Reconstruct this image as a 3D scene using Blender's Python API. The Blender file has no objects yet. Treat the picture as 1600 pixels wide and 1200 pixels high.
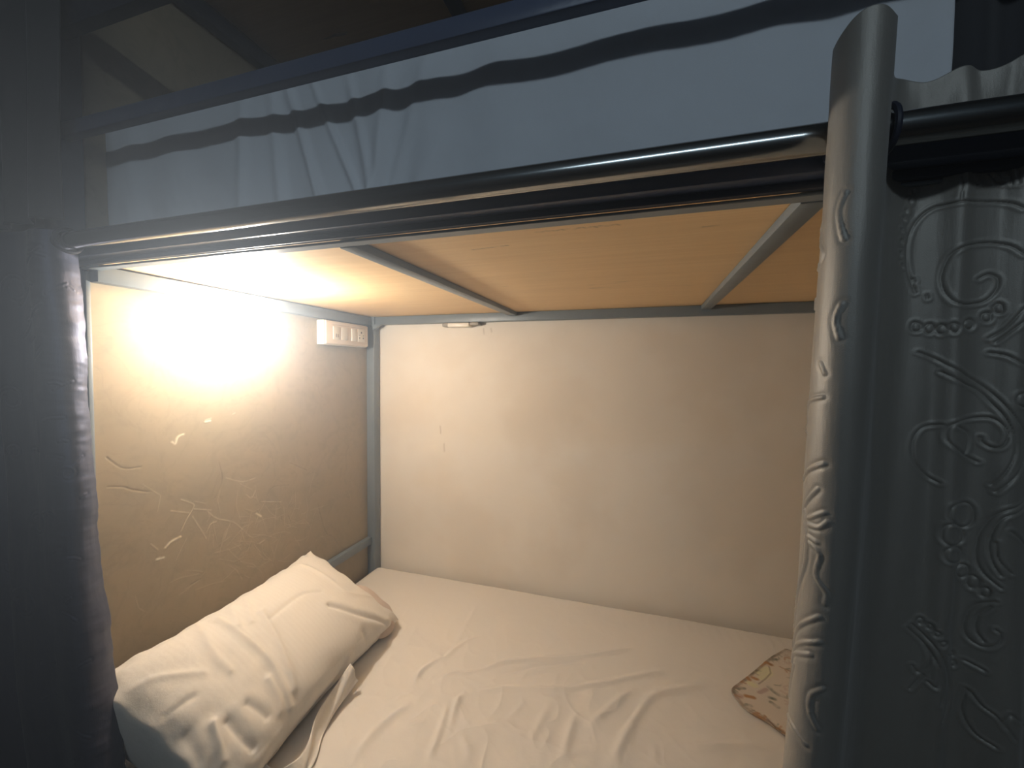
import bpy, bmesh, math, random
import numpy as np
from mathutils import Vector, Matrix

# ---------------- camera, world, light, exposure -----------------------
SC = bpy.context.scene
COL = SC.collection
cam = bpy.data.cameras.new('camera'); cam_o = bpy.data.objects.new('camera', cam); COL.objects.link(cam_o)
cam.sensor_fit = 'HORIZONTAL'; cam.sensor_width = 36; cam.lens = 654.93/1600*36; cam.clip_start = .02
yaw, pitch, roll = .306, .036, .007
fw = Vector((-math.sin(yaw)*math.cos(pitch), math.cos(yaw)*math.cos(pitch), -math.sin(pitch)))
rt = Vector((math.cos(yaw), math.sin(yaw), 0)); up = rt.cross(fw)
rr = rt*math.cos(roll)+up*math.sin(roll); uu = rr.cross(fw)
M4 = Matrix((rr, uu, -fw)).transposed().to_4x4(); M4.translation = Vector((1.0925, -.5548, .83125))
cam_o.matrix_world = M4
SC.camera = cam_o
SC.view_settings.view_transform = 'Standard'; SC.view_settings.look = 'None'
SC.view_settings.gamma = 1; SC.view_settings.use_curve_mapping = False
SC.view_settings.exposure = 1.15
w = bpy.data.worlds.new('world'); SC.world = w; w.use_nodes = True
w.node_tree.nodes['Background'].inputs[0].default_value = (.5, .6, .9, 1)
w.node_tree.nodes['Background'].inputs[1].default_value = .05
# cool tube light on the corridor ceiling, behind and above the camera
al = bpy.data.lights.new('corridor_tube', 'AREA'); al.shape = 'RECTANGLE'; al.size = 1.0; al.size_y = .05
al.energy = 3.3; al.color = (.66, .84, 1.0)
alo = bpy.data.objects.new('corridor_tube', al); COL.objects.link(alo)
alo.location = (1.25, -1.65, 1.80)
alo.rotation_euler = (Vector((.9, .0, 1.1))-Vector(alo.location)).to_track_quat('-Z', 'Y').to_euler()
# thin homogeneous haze, added to imitate the lens glare around the lamp
vs_ = w.node_tree.nodes.new('ShaderNodeVolumeScatter'); vs_.inputs['Density'].default_value = .15; vs_.inputs['Anisotropy'].default_value = .68; vs_.inputs['Color'].default_value = (.74, .85, 1, 1)
w.node_tree.links.new(vs_.outputs[0], w.node_tree.nodes['World Output'].inputs['Volume'])
BULB = 258.0

# ---------------- helpers ------------------------------------------------
def tag(o, label=None, cat=None, group=None, kind=None):
    if label: o['label'] = label
    if cat: o['category'] = cat
    if group: o['group'] = group
    if kind: o['kind'] = kind
    return o
def empty(name, loc, label, cat, group=None):
    o = bpy.data.objects.new(name, None); COL.objects.link(o); o.location = loc; o.empty_display_size = .05
    return tag(o, label, cat, group)
def link(name, me, mat, parent=None):
    o = bpy.data.objects.new(name, me); COL.objects.link(o)
    if mat: me.materials.append(mat)
    if parent:
        o.parent = parent
        o.matrix_parent_inverse = Matrix.Translation(-Vector(parent_world(parent)))
    return o
def parent_world(p):
    l = Vector(p.location)
    while p.parent: p = p.parent; l = l if False else l
    return l if not isinstance(p, type(None)) else l
def box_bm(bm, lo, hi, bev=.002, seg=2):
    lo = Vector(lo); hi = Vector(hi)
    r = bmesh.ops.create_cube(bm, size=1, matrix=Matrix.Translation((lo+hi)/2) @ Matrix.Diagonal(tuple(hi-lo)+(1,)))
    if bev:
        es = list({e for v in r['verts'] for e in v.link_edges})
        bmesh.ops.bevel(bm, geom=es, offset=bev, segments=seg, profile=.5, affect='EDGES')
def tube_bm(bm, p, q, r, n=24, r2=None, cap=True):
    p = Vector(p); q = Vector(q); d = q-p
    m = Matrix.Translation((p+q)/2) @ d.to_track_quat('Z', 'Y').to_matrix().to_4x4()
    bmesh.ops.create_cone(bm, cap_ends=cap, segments=n, radius1=r, radius2=r if r2 is None else r2, depth=d.length, matrix=m)
def fin(bm, name, mat, parent=None, smooth=True):
    me = bpy.data.meshes.new(name); bmesh.ops.recalc_face_normals(bm, faces=bm.faces); bm.to_mesh(me); bm.free()
    if smooth:
        me.shade_smooth()
        try: me.set_sharp_from_angle(angle=math.radians(35))
        except Exception: pass
    return link(name, me, mat, parent)
def box(name, lo, hi, mat, parent=None, bev=.002):
    bm = bmesh.new(); box_bm(bm, lo, hi, bev); return fin(bm, name, mat, parent)
def boxes(name, L, mat, parent=None, bev=.002):
    bm = bmesh.new()
    for lo, hi in L: box_bm(bm, lo, hi, bev)
    return fin(bm, name, mat, parent)
def grid_mesh(name, x, y, z, attrs=None, close=None):
    m, n = x.shape
    co = np.stack([x, y, z], -1).reshape(-1, 3)
    i = np.arange(m*n).reshape(m, n)
    f = np.stack([i[:-1, :-1], i[:-1, 1:], i[1:, 1:], i[1:, :-1]], -1).reshape(-1, 4)
    return raw_mesh(name, co, f, attrs)
def raw_mesh(name, co, f, attrs=None):
    me = bpy.data.meshes.new(name)
    me.vertices.add(len(co)); me.vertices.foreach_set('co', np.ascontiguousarray(co, dtype=np.float32).ravel())
    me.loops.add(f.size); me.loops.foreach_set('vertex_index', np.ascontiguousarray(f, dtype=np.int32).ravel())
    me.polygons.add(len(f)); me.polygons.foreach_set('loop_start', np.arange(0, f.size, 4, dtype=np.int32))
    me.polygons.foreach_set('loop_total', np.full(len(f), 4, dtype=np.int32))
    me.update(calc_edges=True); me.validate(); me.shade_smooth()
    for k, a in (attrs or {}).items():
        at = me.attributes.new(k, 'FLOAT', 'POINT'); at.data.foreach_set('value', a.astype(np.float32).ravel())
    return me
def stroke_dist(A, B, strokes, reach):
    """distance to the nearest stroke on a grid whose axes are a (columns) and b (rows)"""
    D = np.full(A.shape, 9.0)
    for st in strokes:
        for p, q in zip(st[:-1], st[1:]):
            x0, x1 = sorted((p[0], q[0])); y0, y1 = sorted((p[1], q[1]))
            m = (A > x0-reach) & (A < x1+reach) & (B > y0-reach) & (B < y1+reach)
            if not m.any(): continue
            r = np.where(m.any(1))[0]; c = np.where(m.any(0))[0]
            sl = (slice(r[0], r[-1]+1), slice(c[0], c[-1]+1))
            a, b = A[sl], B[sl]; dx, dy = q[0]-p[0], q[1]-p[1]
            t = np.clip(((a-p[0])*dx+(b-p[1])*dy)/(dx*dx+dy*dy+1e-12), 0, 1)
            d = np.hypot(a-p[0]-t*dx, b-p[1]-t*dy)
            D[sl] = np.minimum(D[sl], d)
    return D
def fnoise(x, y, s, seed=0, octv=3):
    r = np.random.RandomState(seed); o = np.zeros(np.broadcast(x, y).shape); a = 1
    for k in range(octv):
        for j in range(5):
            th = r.rand()*6.283; f = s*(2**k)*(.6+.8*r.rand())
            o = o+a*np.sin((x*math.cos(th)+y*math.sin(th))*f+r.rand()*6.283+1.3*np.sin((x*math.sin(th)-y*math.cos(th))*f*.6+r.rand()*6))
        a *= .5
    return o/5
def in_poly(x, y, P):
    o = np.zeros(x.shape, bool); n = len(P)
    for i in range(n):
        (x1, y1), (x2, y2) = P[i], P[(i+1) % n]
        c = ((y1 > y) != (y2 > y)) & (x < (x2-x1)*(y-y1)/(y2-y1+1e-12)+x1)
        o ^= c
    return o
def smooth_pts(P, n=4):
    P = np.array(P, float)
    if len(P) < 3: return [tuple(p) for p in P]
    Q = np.vstack([2*P[0]-P[1], P, 2*P[-1]-P[-2]]); out = []
    for i in range(len(P)-1):
        for t in np.linspace(0, 1, n, endpoint=False):
            a, b, c, e = Q[i:i+4]
            out.append(tuple(.5*((2*b)+(-a+c)*t+(2*a-5*b+4*c-e)*t*t+(-a+3*b-3*c+e)*t**3)))
    return out+[tuple(P[-1])]

# ---------------- materials --------------------------------------------
class Mat:
    def __init__(s, name, col, rough=.5, metal=0, **kw):
        s.m = bpy.data.materials.new(name); s.m.use_nodes = True; s.nt = s.m.node_tree
        s.b = s.nt.nodes['Principled BSDF']; s.col = None
        s.b.inputs['Base Color'].default_value = (*col, 1); s.b.inputs['Roughness'].default_value = rough
        s.b.inputs['Metallic'].default_value = metal
        for k, v in kw.items(): s.b.inputs[k.replace('_', ' ')].default_value = v
        s.c0 = s.rgb(col)
    def n(s, t, **kw):
        o = s.nt.nodes.new(t)
        for k, v in kw.items(): setattr(o, k, v)
        return o
    def rgb(s, c):
        o = s.n('ShaderNodeRGB'); o.outputs[0].default_value = (*c, 1); return o.outputs[0]
    def coord(s, scale=(1, 1, 1)):
        t = s.n('ShaderNodeTexCoord'); m = s.n('ShaderNodeMapping'); m.inputs['Scale'].default_value = scale
        s.nt.links.new(t.outputs['Object'], m.inputs[0]); return m.outputs[0]
    def noise(s, scale, detail=4, stretch=(1, 1, 1), rough=.6, dist=0):
        o = s.n('ShaderNodeTexNoise'); o.inputs['Scale'].default_value = scale; o.inputs['Detail'].default_value = detail
        o.inputs['Roughness'].default_value = rough; o.inputs['Distortion'].default_value = dist
        s.nt.links.new(s.coord(stretch), o.inputs['Vector']); return o.outputs['Fac']
    def ramp(s, f, a, b):
        o = s.n('ShaderNodeMapRange'); o.inputs[1].default_value = a; o.inputs[2].default_value = b
        s.nt.links.new(f, o.inputs[0]); return o.outputs[0]
    def mul(s, f, k):
        o = s.n('ShaderNodeMath', operation='MULTIPLY'); s.nt.links.new(f, o.inputs[0])
        if isinstance(k, (int, float)): o.inputs[1].default_value = k
        else: s.nt.links.new(k, o.inputs[1])
        return o.outputs[0]
    def attr(s, name):
        o = s.n('ShaderNodeAttribute'); o.attribute_name = name; return o.outputs['Fac']
    def mix(s, f, c):
        o = s.n('ShaderNodeMix', data_type='RGBA')
        if isinstance(f, (int, float)): o.inputs[0].default_value = f
        else: s.nt.links.new(f, o.inputs[0])
        s.nt.links.new(s.c0, o.inputs[6]); s.nt.links.new(s.rgb(c), o.inputs[7]); s.c0 = o.outputs[2]
        s.nt.links.new(s.c0, s.b.inputs['Base Color']); return s
    def bump(s, f, strength=.2, dist=.002):
        o = s.n('ShaderNodeBump'); o.inputs['Strength'].default_value = strength; o.inputs['Distance'].default_value = dist
        s.nt.links.new(f, o.inputs['Height'])
        if s.b.inputs['Normal'].links: s.nt.links.new(s.b.inputs['Normal'].links[0].from_socket, o.inputs['Normal'])
        s.nt.links.new(o.outputs[0], s.b.inputs['Normal']); return s
    def roughvar(s, f, a, b):
        o = s.n('ShaderNodeMapRange'); o.inputs[3].default_value = a; o.inputs[4].default_value = b
        s.nt.links.new(f, o.inputs[0]); s.nt.links.new(o.outputs[0], s.b.inputs['Roughness']); return s

m = Mat('painted_plaster', (.83, .77, .69), .75); PLASTER = m.m
m.mix(m.mul(m.ramp(m.noise(2.6, 5), .45, .58), .55), (.75, .67, .575))
m.mix(m.mul(m.ramp(m.noise(9, 6, (1, 1, .5)), .5, .75), .18), (.74, .67, .58))
m.mix(m.mul(m.attr('mark'), .5), (.33, .26, .2))
m.bump(m.noise(60, 5), .12, .003); m.bump(m.noise(7, 3), .2, .004)
m = Mat('room_plaster', (.16, .155, .15), .9); ROOM = m.m
m.mix(m.mul(m.ramp(m.noise(3, 4), .4, .7), .4), (.11, .105, .1)); m.bump(m.noise(40), .1)
m = Mat('room_tile', (.1, .09, .08), .35); TILE = m.m; m.mix(m.ramp(m.noise(12), .4, .7), (.14, .12, .1))
m = Mat('laminate_panel', (.32, .258, .160), .6); PANEL = m.m
m.mix(m.mul(m.ramp(m.noise(3.5, 5, dist=.8), .35, .65), .6), (.39, .30, .185))
m.mix(m.mul(m.ramp(m.noise(11, 7, dist=2.5), .5, .62), .35), (.26, .205, .12))
v = m.n('ShaderNodeTexNoise'); v.inputs['Scale'].default_value = 5; v.inputs['Detail'].default_value = 7; v.inputs['Distortion'].default_value = 1.2
m.nt.links.new(m.coord(), v.inputs['Vector'])
a1 = m.n('ShaderNodeMath', operation='SUBTRACT'); a1.inputs[1].default_value = .5; m.nt.links.new(v.outputs['Fac'], a1.inputs[0])
a2 = m.n('ShaderNodeMath', operation='ABSOLUTE'); m.nt.links.new(a1.outputs[0], a2.inputs[0])
vein = m.ramp(a2.outputs[0], .012, .0)
m.mix(m.mul(vein, .25), (.23, .18, .11))
m.mix(m.mul(m.attr('mark'), .9), (.78, .70, .52)); m.mix(m.mul(m.attr('crack'), .4), (.13, .10, .06))
m.bump(m.noise(28, 6, dist=1), .12, .003); m.roughvar(m.noise(18), .5, .65)
def paint(name, col, rough=.38, k=.5):
    m = Mat(name, col, rough)
    m.mix(m.mul(m.ramp(m.noise(14, 5), .4, .7), k), tuple(c*.8 for c in col))
    m.mix(m.mul(m.ramp(m.noise(60, 3), .62, .72), .3), tuple(min(1, c*1.25) for c in col))
    m.bump(m.noise(45, 4), .18, .002); m.roughvar(m.noise(25, 4), rough-.1, rough+.14); return m.m
GREY_PAINT = paint('blue_grey_enamel', (.185, .215, .235))
NAVY_PAINT = paint('dark_navy_enamel', (.07, .09, .15), .32)
DARK_PAINT = paint('near_black_navy_enamel', (.014, .018, .034), .45)
m = Mat('plywood', (.84, .58, .30), .6); PLY = m.m
m.mix(m.mul(m.ramp(m.noise(6, 7, (.5, 9, 1), dist=.5), .38, .62), .55), (.74, .49, .235))
m.mix(m.mul(m.ramp(m.noise(20, 8, (.25, 9, 1)), .45, .7), .5), (.88, .65, .37))
m.mix(m.mul(m.ramp(m.noise(9, 4, (.6, 5, 1)), .70, .76), .85), (.12, .065, .035))
m.mix(m.mul(m.attr('mark'), .8), (.10, .05, .03))
m.bump(m.noise(30, 6, (.3, 8, 1)), .15, .001)
m = Mat('polished_steel', (.36, .37, .36), .2, 1); ROD = m.m; m.roughvar(m.noise(30, 3, (.3, 1, 1)), .13, .24)
m = Mat('white_plastic', (.76, .71, .62), .35); WHITE_P = m.m; m.mix(m.mul(m.ramp(m.noise(8), .5, .7), .2), (.66, .60, .50))
m = Mat('ivory_plastic', (.70, .60, .50), .4); IVORY_P = m.m; m.mix(m.mul(m.noise(8), .15), (.6, .5, .4))
m = Mat('dark_plastic', (.03, .027, .025), .5); DARK_P = m.m; m.mix(m.mul(m.noise(10), .2), (.05, .045, .04))
m = Mat('grey_plastic', (.34, .31, .27), .5); GREY_P = m.m; m.mix(m.mul(m.noise(30), .4), (.2, .17, .14))
def cloth(name, col, rough=.85, sc=900, sheen=.2, bs=.25, var=.12):
    m = Mat(name, col, rough); m.b.inputs['Sheen Weight'].default_value = sheen
    m.mix(m.mul(m.ramp(m.noise(5, 5), .35, .7), var), tuple(c*.75 for c in col))
    m.bump(m.noise(sc, 2), bs, .0006); return m
SHEET = cloth('white_cotton', (.78, .735, .68)); SHEET.bump(SHEET.noise(26, 5), .22, .006); SHEET = SHEET.m
m = cloth('striped_cotton', (.78, .73, .66))
wv = m.n('ShaderNodeTexWave'); wv.bands_direction = 'Y'; wv.inputs['Scale'].default_value = 26
m.nt.links.new(m.coord(), wv.inputs['Vector']); m.mix(m.mul(wv.outputs['Fac'], .10), (.62, .55, .47)); m.bump(m.noise(30, 5), .25, .006); CASE = m.m
INNER = cloth('pinkish_ticking', (.62, .50, .42)).m
m = cloth('grey_cover_cloth', (.66, .68, .72), .8, 700); m.bump(m.noise(12, 4, (1, 1, .4)), .2, .006); GREYCLOTH = m.m
m = cloth('silver_grey_satin', (.29, .27, .24), .50, 1200, .15, .3, .3); m.b.inputs['Metallic'].default_value = .3; m.b.inputs['Specular IOR Level'].default_value = .4; m.bump(m.noise(120, 4, (1, 1, .12)), .35, .0015); SATIN = m.m
m = cloth('navy_satin', (.055, .06, .10), .5, 1200, .1, .3, .3); m.b.inputs['Metallic'].default_value = .5; m.bump(m.noise(120, 4, (1, 1, .12)), .35, .0015); NAVYSATIN = m.m
BLACKCLOTH = cloth('black_cloth', (.03, .03, .034)).m
m = cloth('floral_cotton', (.66, .58, .49), .85)
for a, c in (('cream', (.70, .66, .42)), ('pinkish', (.42, .25, .22)), ('brown', (.20, .12, .06)), ('green', (.09, .10, .055)), ('orange', (.42, .18, .035))): m.mix(m.mul(m.attr(a), .95), c)
FLORALM = m.m
m = Mat('lamp_glow', (1, .9, .7), .4); GLOW = m.m
m.b.inputs['Emission Color'].default_value = (1, .95, .87, 1); m.b.inputs['Emission Strength'].default_value = BULB

# ---------------- measured outlines ----------------------------------------
RELIEF = [[(0.4627, 0.9466), (0.4521, 0.9564), (0.4367, 0.9614), (0.4171, 0.9597), (0.4045, 0.9531), (0.3989, 0.94), (0.3975, 0.926), (0.4017, 0.9112), (0.4108, 0.9013), (0.4297, 0.9013), (0.4388, 0.9062), (0.4444, 0.9161), (0.4444, 0.9252), (0.4374, 0.9301), (0.4297, 0.926)], [(0.3778, 0.9153), (0.3708, 0.9383), (0.3687, 0.9606), (0.3708, 0.9787), (0.3778, 0.9935), (0.3884, 1.0025), (0.4024, 1.0034), (0.4346, 1.0025), (0.4507, 0.9984), (0.4606, 0.991)], [(0.4416, 1.056), (0.4458, 1.0379), (0.4507, 1.0256), (0.4521, 1.0165)], [(0.4318, 1.0346), (0.4395, 1.0231), (0.4451, 1.019)], [(0.4557, 1.033), (0.4564, 1.0157)], [(0.4101, 1.0511), (0.415, 1.0338), (0.4234, 1.0206)], [(0.394, 1.0503), (0.394, 1.0379), (0.3919, 1.0272)], [(0.4038, 1.0396), (0.4087, 1.0223), (0.4073, 1.0034)], [(0.3715, 1.0239), (0.3722, 1.0206)], [(0.3687, 1.0141), (0.3694, 1.0108)], [(0.3652, 1.0034), (0.3659, 1.0001)], [(0.3624, 0.9951), (0.3638, 0.9918)], [(0.361, 0.9828), (0.3624, 0.9795)], [(0.3617, 0.9713), (0.3624, 0.968)], [(0.3617, 0.9581), (0.3624, 0.9548)], [(0.3638, 0.9457), (0.3652, 0.9424)], [(0.3757, 0.9301), (0.3764, 0.9268)], [(0.3771, 0.9202), (0.3771, 0.9169)], [(0.387, 0.912), (0.3877, 0.9087)], [(0.3827, 0.8791), (0.3827, 0.8758), (0.3806, 0.8741), (0.3792, 0.8741), (0.3771, 0.8749), (0.3757, 0.8774), (0.3757, 0.8807), (0.3764, 0.8832), (0.3785, 0.884), (0.3806, 0.8832), (0.3827, 0.8815), (0.3827, 0.8791)], [(0.394, 0.8766), (0.3933, 0.8741), (0.3919, 0.8725), (0.3898, 0.8717), (0.3877, 0.8733), (0.3863, 0.8758), (0.3863, 0.8782), (0.3877, 0.8807), (0.3891, 0.8815), (0.3919, 0.8815), (0.3933, 0.8791), (0.394, 0.8766)], [(0.4031, 0.8749), (0.4024, 0.8725), (0.401, 0.8708), (0.3996, 0.8708), (0.3975, 0.8717), (0.3961, 0.8741), (0.3961, 0.8766), (0.3975, 0.8791), (0.3989, 0.8807), (0.401, 0.8799), (0.4024, 0.8774), (0.4031, 0.8749)], [(0.4122, 0.8766), (0.4115, 0.8741), (0.4101, 0.8717), (0.408, 0.8717), (0.4066, 0.8733), (0.4052, 0.8758), (0.4052, 0.8782), (0.4059, 0.8807), (0.4073, 0.8815), (0.4094, 0.8807), (0.4115, 0.8791), (0.4122, 0.8766)], [(0.4276, 0.8799), (0.4269, 0.8774), (0.4255, 0.8758), (0.4234, 0.8749), (0.4199, 0.8766), (0.4178, 0.8791), (0.4178, 0.8815), (0.4199, 0.884), (0.4227, 0.8848), (0.4248, 0.8848), (0.4269, 0.8824), (0.4276, 0.8799)], [(0.4409, 0.8865), (0.4402, 0.884), (0.4388, 0.8824), (0.4374, 0.8824), (0.4353, 0.8832), (0.4339, 0.8857), (0.4339, 0.8881), (0.4346, 0.8906), (0.4367, 0.8914), (0.4388, 0.8914), (0.4402, 0.8898), (0.4409, 0.8865)], [(0.4493, 0.8947), (0.4493, 0.8922), (0.4479, 0.8906), (0.4458, 0.8906), (0.4437, 0.8922), (0.443, 0.8939), (0.4423, 0.8972), (0.4437, 0.8988), (0.4451, 0.9005), (0.4472, 0.8996), (0.4486, 0.898), (0.4493, 0.8947)], [(0.4402, 0.8659), (0.4521, 0.8758), (0.4648, 0.8939)], [(0.4451, 0.8618), (0.4655, 0.8815)], [(0.382, 0.8519), (0.3968, 0.8445), (0.4087, 0.8354), (0.4283, 0.8239), (0.4416, 0.8124), (0.4543, 0.7968), (0.4648, 0.7811), (0.4746, 0.7655), (0.4725, 0.7457), (0.462, 0.7268), (0.4486, 0.7111)], [(0.401, 0.8313), (0.4143, 0.8223), (0.4332, 0.8132), (0.4444, 0.7992), (0.4536, 0.7861), (0.4606, 0.7688), (0.462, 0.7515), (0.4557, 0.7334), (0.4458, 0.7177)], [(0.4409, 0.8511), (0.4536, 0.8478), (0.4676, 0.8387)], [(0.436, 0.7391), (0.4213, 0.7474), (0.4087, 0.7572), (0.4059, 0.7671), (0.4094, 0.777), (0.4255, 0.7828), (0.443, 0.7852), (0.4521, 0.7786), (0.4564, 0.7688), (0.4528, 0.7581), (0.4458, 0.7548), (0.4388, 0.7597), (0.4374, 0.7646)], [(0.4031, 0.7762), (0.3891, 0.7729), (0.3813, 0.7638), (0.3785, 0.7482), (0.382, 0.7334), (0.3926, 0.721), (0.4024, 0.7153)], [(0.4837, 0.8033), (0.4816, 0.8), (0.4753, 0.7976), (0.4676, 0.7976), (0.4641, 0.7992), (0.462, 0.8017), (0.462, 0.8058), (0.4634, 0.8091), (0.4669, 0.8107), (0.4739, 0.8099), (0.4809, 0.8075), (0.4837, 0.8033)], [(0.4143, 0.7754), (0.4262, 0.7696), (0.4276, 0.7564), (0.4255, 0.7474)], [(0.4353, 0.6848), (0.4346, 0.6774), (0.4311, 0.6716), (0.4255, 0.67), (0.415, 0.6749), (0.4101, 0.6807), (0.4101, 0.6881), (0.4136, 0.6939), (0.4241, 0.6955), (0.4304, 0.6955), (0.4339, 0.6914), (0.4353, 0.6848)], [(0.4283, 0.6618), (0.4269, 0.6552), (0.422, 0.6519), (0.4115, 0.6519), (0.4073, 0.6543), (0.4052, 0.6585), (0.4052, 0.6651), (0.4066, 0.6708), (0.4108, 0.6741), (0.4199, 0.6725), (0.4262, 0.6675), (0.4283, 0.6618)], [(0.4276, 0.6404), (0.4269, 0.6354), (0.4234, 0.6321), (0.4143, 0.6338), (0.4094, 0.6354), (0.4073, 0.6395), (0.4073, 0.6445), (0.4094, 0.6486), (0.4136, 0.6502), (0.422, 0.6486), (0.4262, 0.6453), (0.4276, 0.6404)], [(0.4332, 0.6247), (0.4325, 0.6214), (0.4304, 0.6181), (0.4276, 0.6165), (0.4248, 0.6181), (0.422, 0.6214), (0.422, 0.6255), (0.4241, 0.6288), (0.4276, 0.6305), (0.4304, 0.6305), (0.4325, 0.6288), (0.4332, 0.6247)], [(0.4395, 0.6165), (0.4388, 0.6124), (0.4374, 0.6091), (0.4353, 0.6074), (0.4339, 0.6091), (0.4325, 0.6115), (0.4325, 0.6148), (0.4332, 0.6181), (0.4353, 0.6206), (0.4374, 0.6206), (0.4388, 0.619), (0.4395, 0.6165)], [(0.4465, 0.6091), (0.4458, 0.6058), (0.4444, 0.6033), (0.443, 0.6025), (0.4416, 0.6025), (0.4409, 0.605), (0.4409, 0.6074), (0.4416, 0.6099), (0.443, 0.6115), (0.4444, 0.6124), (0.4458, 0.6107), (0.4465, 0.6091)], [(0.4795, 0.7029), (0.4521, 0.6914), (0.4416, 0.6741), (0.4374, 0.6552), (0.4381, 0.6362), (0.4437, 0.6239), (0.4536, 0.6157)], [(0.4802, 0.6955), (0.4557, 0.6873), (0.4472, 0.6708), (0.4451, 0.6535), (0.4479, 0.6379), (0.4536, 0.628)], [(0.4606, 0.6733), (0.4816, 0.6576)], [(0.4493, 0.6601), (0.4514, 0.6436), (0.462, 0.6313)], [(0.4507, 0.6008), (0.4388, 0.5926), (0.4325, 0.577), (0.4318, 0.5613), (0.4374, 0.5523), (0.4458, 0.5515), (0.4543, 0.5597), (0.4557, 0.5687), (0.4514, 0.572)], [(0.4472, 0.5943), (0.4395, 0.5811), (0.4388, 0.5655), (0.4437, 0.5564)], [(0.3849, 0.5597), (0.3968, 0.549), (0.4052, 0.5391), (0.4143, 0.5185), (0.4213, 0.4955), (0.4199, 0.4749), (0.4129, 0.4617)], [(0.3813, 0.5547), (0.3933, 0.544), (0.4017, 0.5333), (0.408, 0.5185), (0.4115, 0.4988), (0.4108, 0.4807)], [(0.3968, 0.5391), (0.4003, 0.5259), (0.3926, 0.5087), (0.387, 0.5144)], [(0.4073, 0.5169), (0.4066, 0.4988), (0.3996, 0.5021)], [(0.3863, 0.4881), (0.3961, 0.5078)], [(0.4353, 0.5012), (0.4325, 0.4807), (0.436, 0.4659), (0.443, 0.456), (0.4571, 0.4519)], [(0.4374, 0.4996), (0.4444, 0.4897), (0.4557, 0.484), (0.4627, 0.4749)], [(0.4332, 0.5301), (0.4402, 0.5284), (0.4451, 0.5268)], [(0.4655, 0.4905), (0.462, 0.4798), (0.4704, 0.465)], [(0.4655, 0.4905), (0.4977, 0.4659)], [(0.394, 0.5655), (0.3933, 0.563), (0.3912, 0.5613), (0.3898, 0.563), (0.3898, 0.5655), (0.3912, 0.5679), (0.3933, 0.5679), (0.394, 0.5655)], [(0.401, 0.563), (0.401, 0.5605), (0.3989, 0.5589), (0.3975, 0.5597), (0.3975, 0.5622), (0.3989, 0.5646), (0.4003, 0.5646), (0.401, 0.563)], [(0.4066, 0.5572), (0.4059, 0.5547), (0.4038, 0.5531), (0.4031, 0.5539), (0.4024, 0.5564), (0.4038, 0.5589), (0.4052, 0.5589), (0.4066, 0.5572)], [(0.4129, 0.5465), (0.4115, 0.5449), (0.4087, 0.544), (0.4073, 0.5457), (0.4073, 0.5482), (0.4087, 0.5498), (0.4108, 0.5498), (0.4129, 0.5465)], [(0.4241, 0.5342), (0.4234, 0.5317), (0.4199, 0.5317), (0.415, 0.535), (0.415, 0.5375), (0.4192, 0.5375), (0.4227, 0.5366), (0.4241, 0.5342)], [(0.4269, 0.5243), (0.4262, 0.5218), (0.4241, 0.5202), (0.422, 0.5226), (0.4213, 0.5251), (0.4241, 0.5268), (0.4262, 0.5259), (0.4269, 0.5243)]]
RIDGES = [[(0.19, 0.9836), (0.1858, 0.9696), (0.1879, 0.9556), (0.1914, 0.9433)], [(0.1549, 0.968), (0.1549, 0.9531), (0.1724, 0.9367), (0.1577, 0.9243)], [(0.1928, 0.8889), (0.1893, 0.8758), (0.1928, 0.8593)], [(0.1556, 0.8988), (0.1556, 0.8889)], [(0.1788, 0.8387), (0.1837, 0.8289)], [(0.1837, 0.8083), (0.1612, 0.8017), (0.1535, 0.7852), (0.1556, 0.7729)], [(0.1886, 0.7498), (0.1746, 0.7416), (0.1591, 0.7276)], [(0.1844, 0.726), (0.1738, 0.712), (0.1668, 0.7021)], [(0.1767, 0.6963), (0.1914, 0.707)], [(0.1781, 0.6906), (0.1879, 0.6922), (0.1935, 0.6996)], [(0.1703, 0.7021), (0.1774, 0.6601), (0.1654, 0.6206), (0.1556, 0.5762)], [(0.1802, 0.6749), (0.1893, 0.6683), (0.1872, 0.6486), (0.1956, 0.6362), (0.1956, 0.6255)], [(0.1921, 0.6124), (0.1724, 0.5901), (0.1563, 0.5622)], [(0.1942, 0.5901), (0.1753, 0.5762), (0.1556, 0.5523)], [(0.1879, 0.5745), (0.164, 0.5589), (0.1563, 0.5457)], [(0.1991, 0.549), (0.1907, 0.5383), (0.1907, 0.5226), (0.1977, 0.5103)], [(0.1563, 0.4938), (0.1738, 0.498), (0.19, 0.4914)], [(0.1788, 0.6799), (0.1872, 0.6782)], [(0.1689, 0.5515), (0.1556, 0.5103)]]
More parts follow.
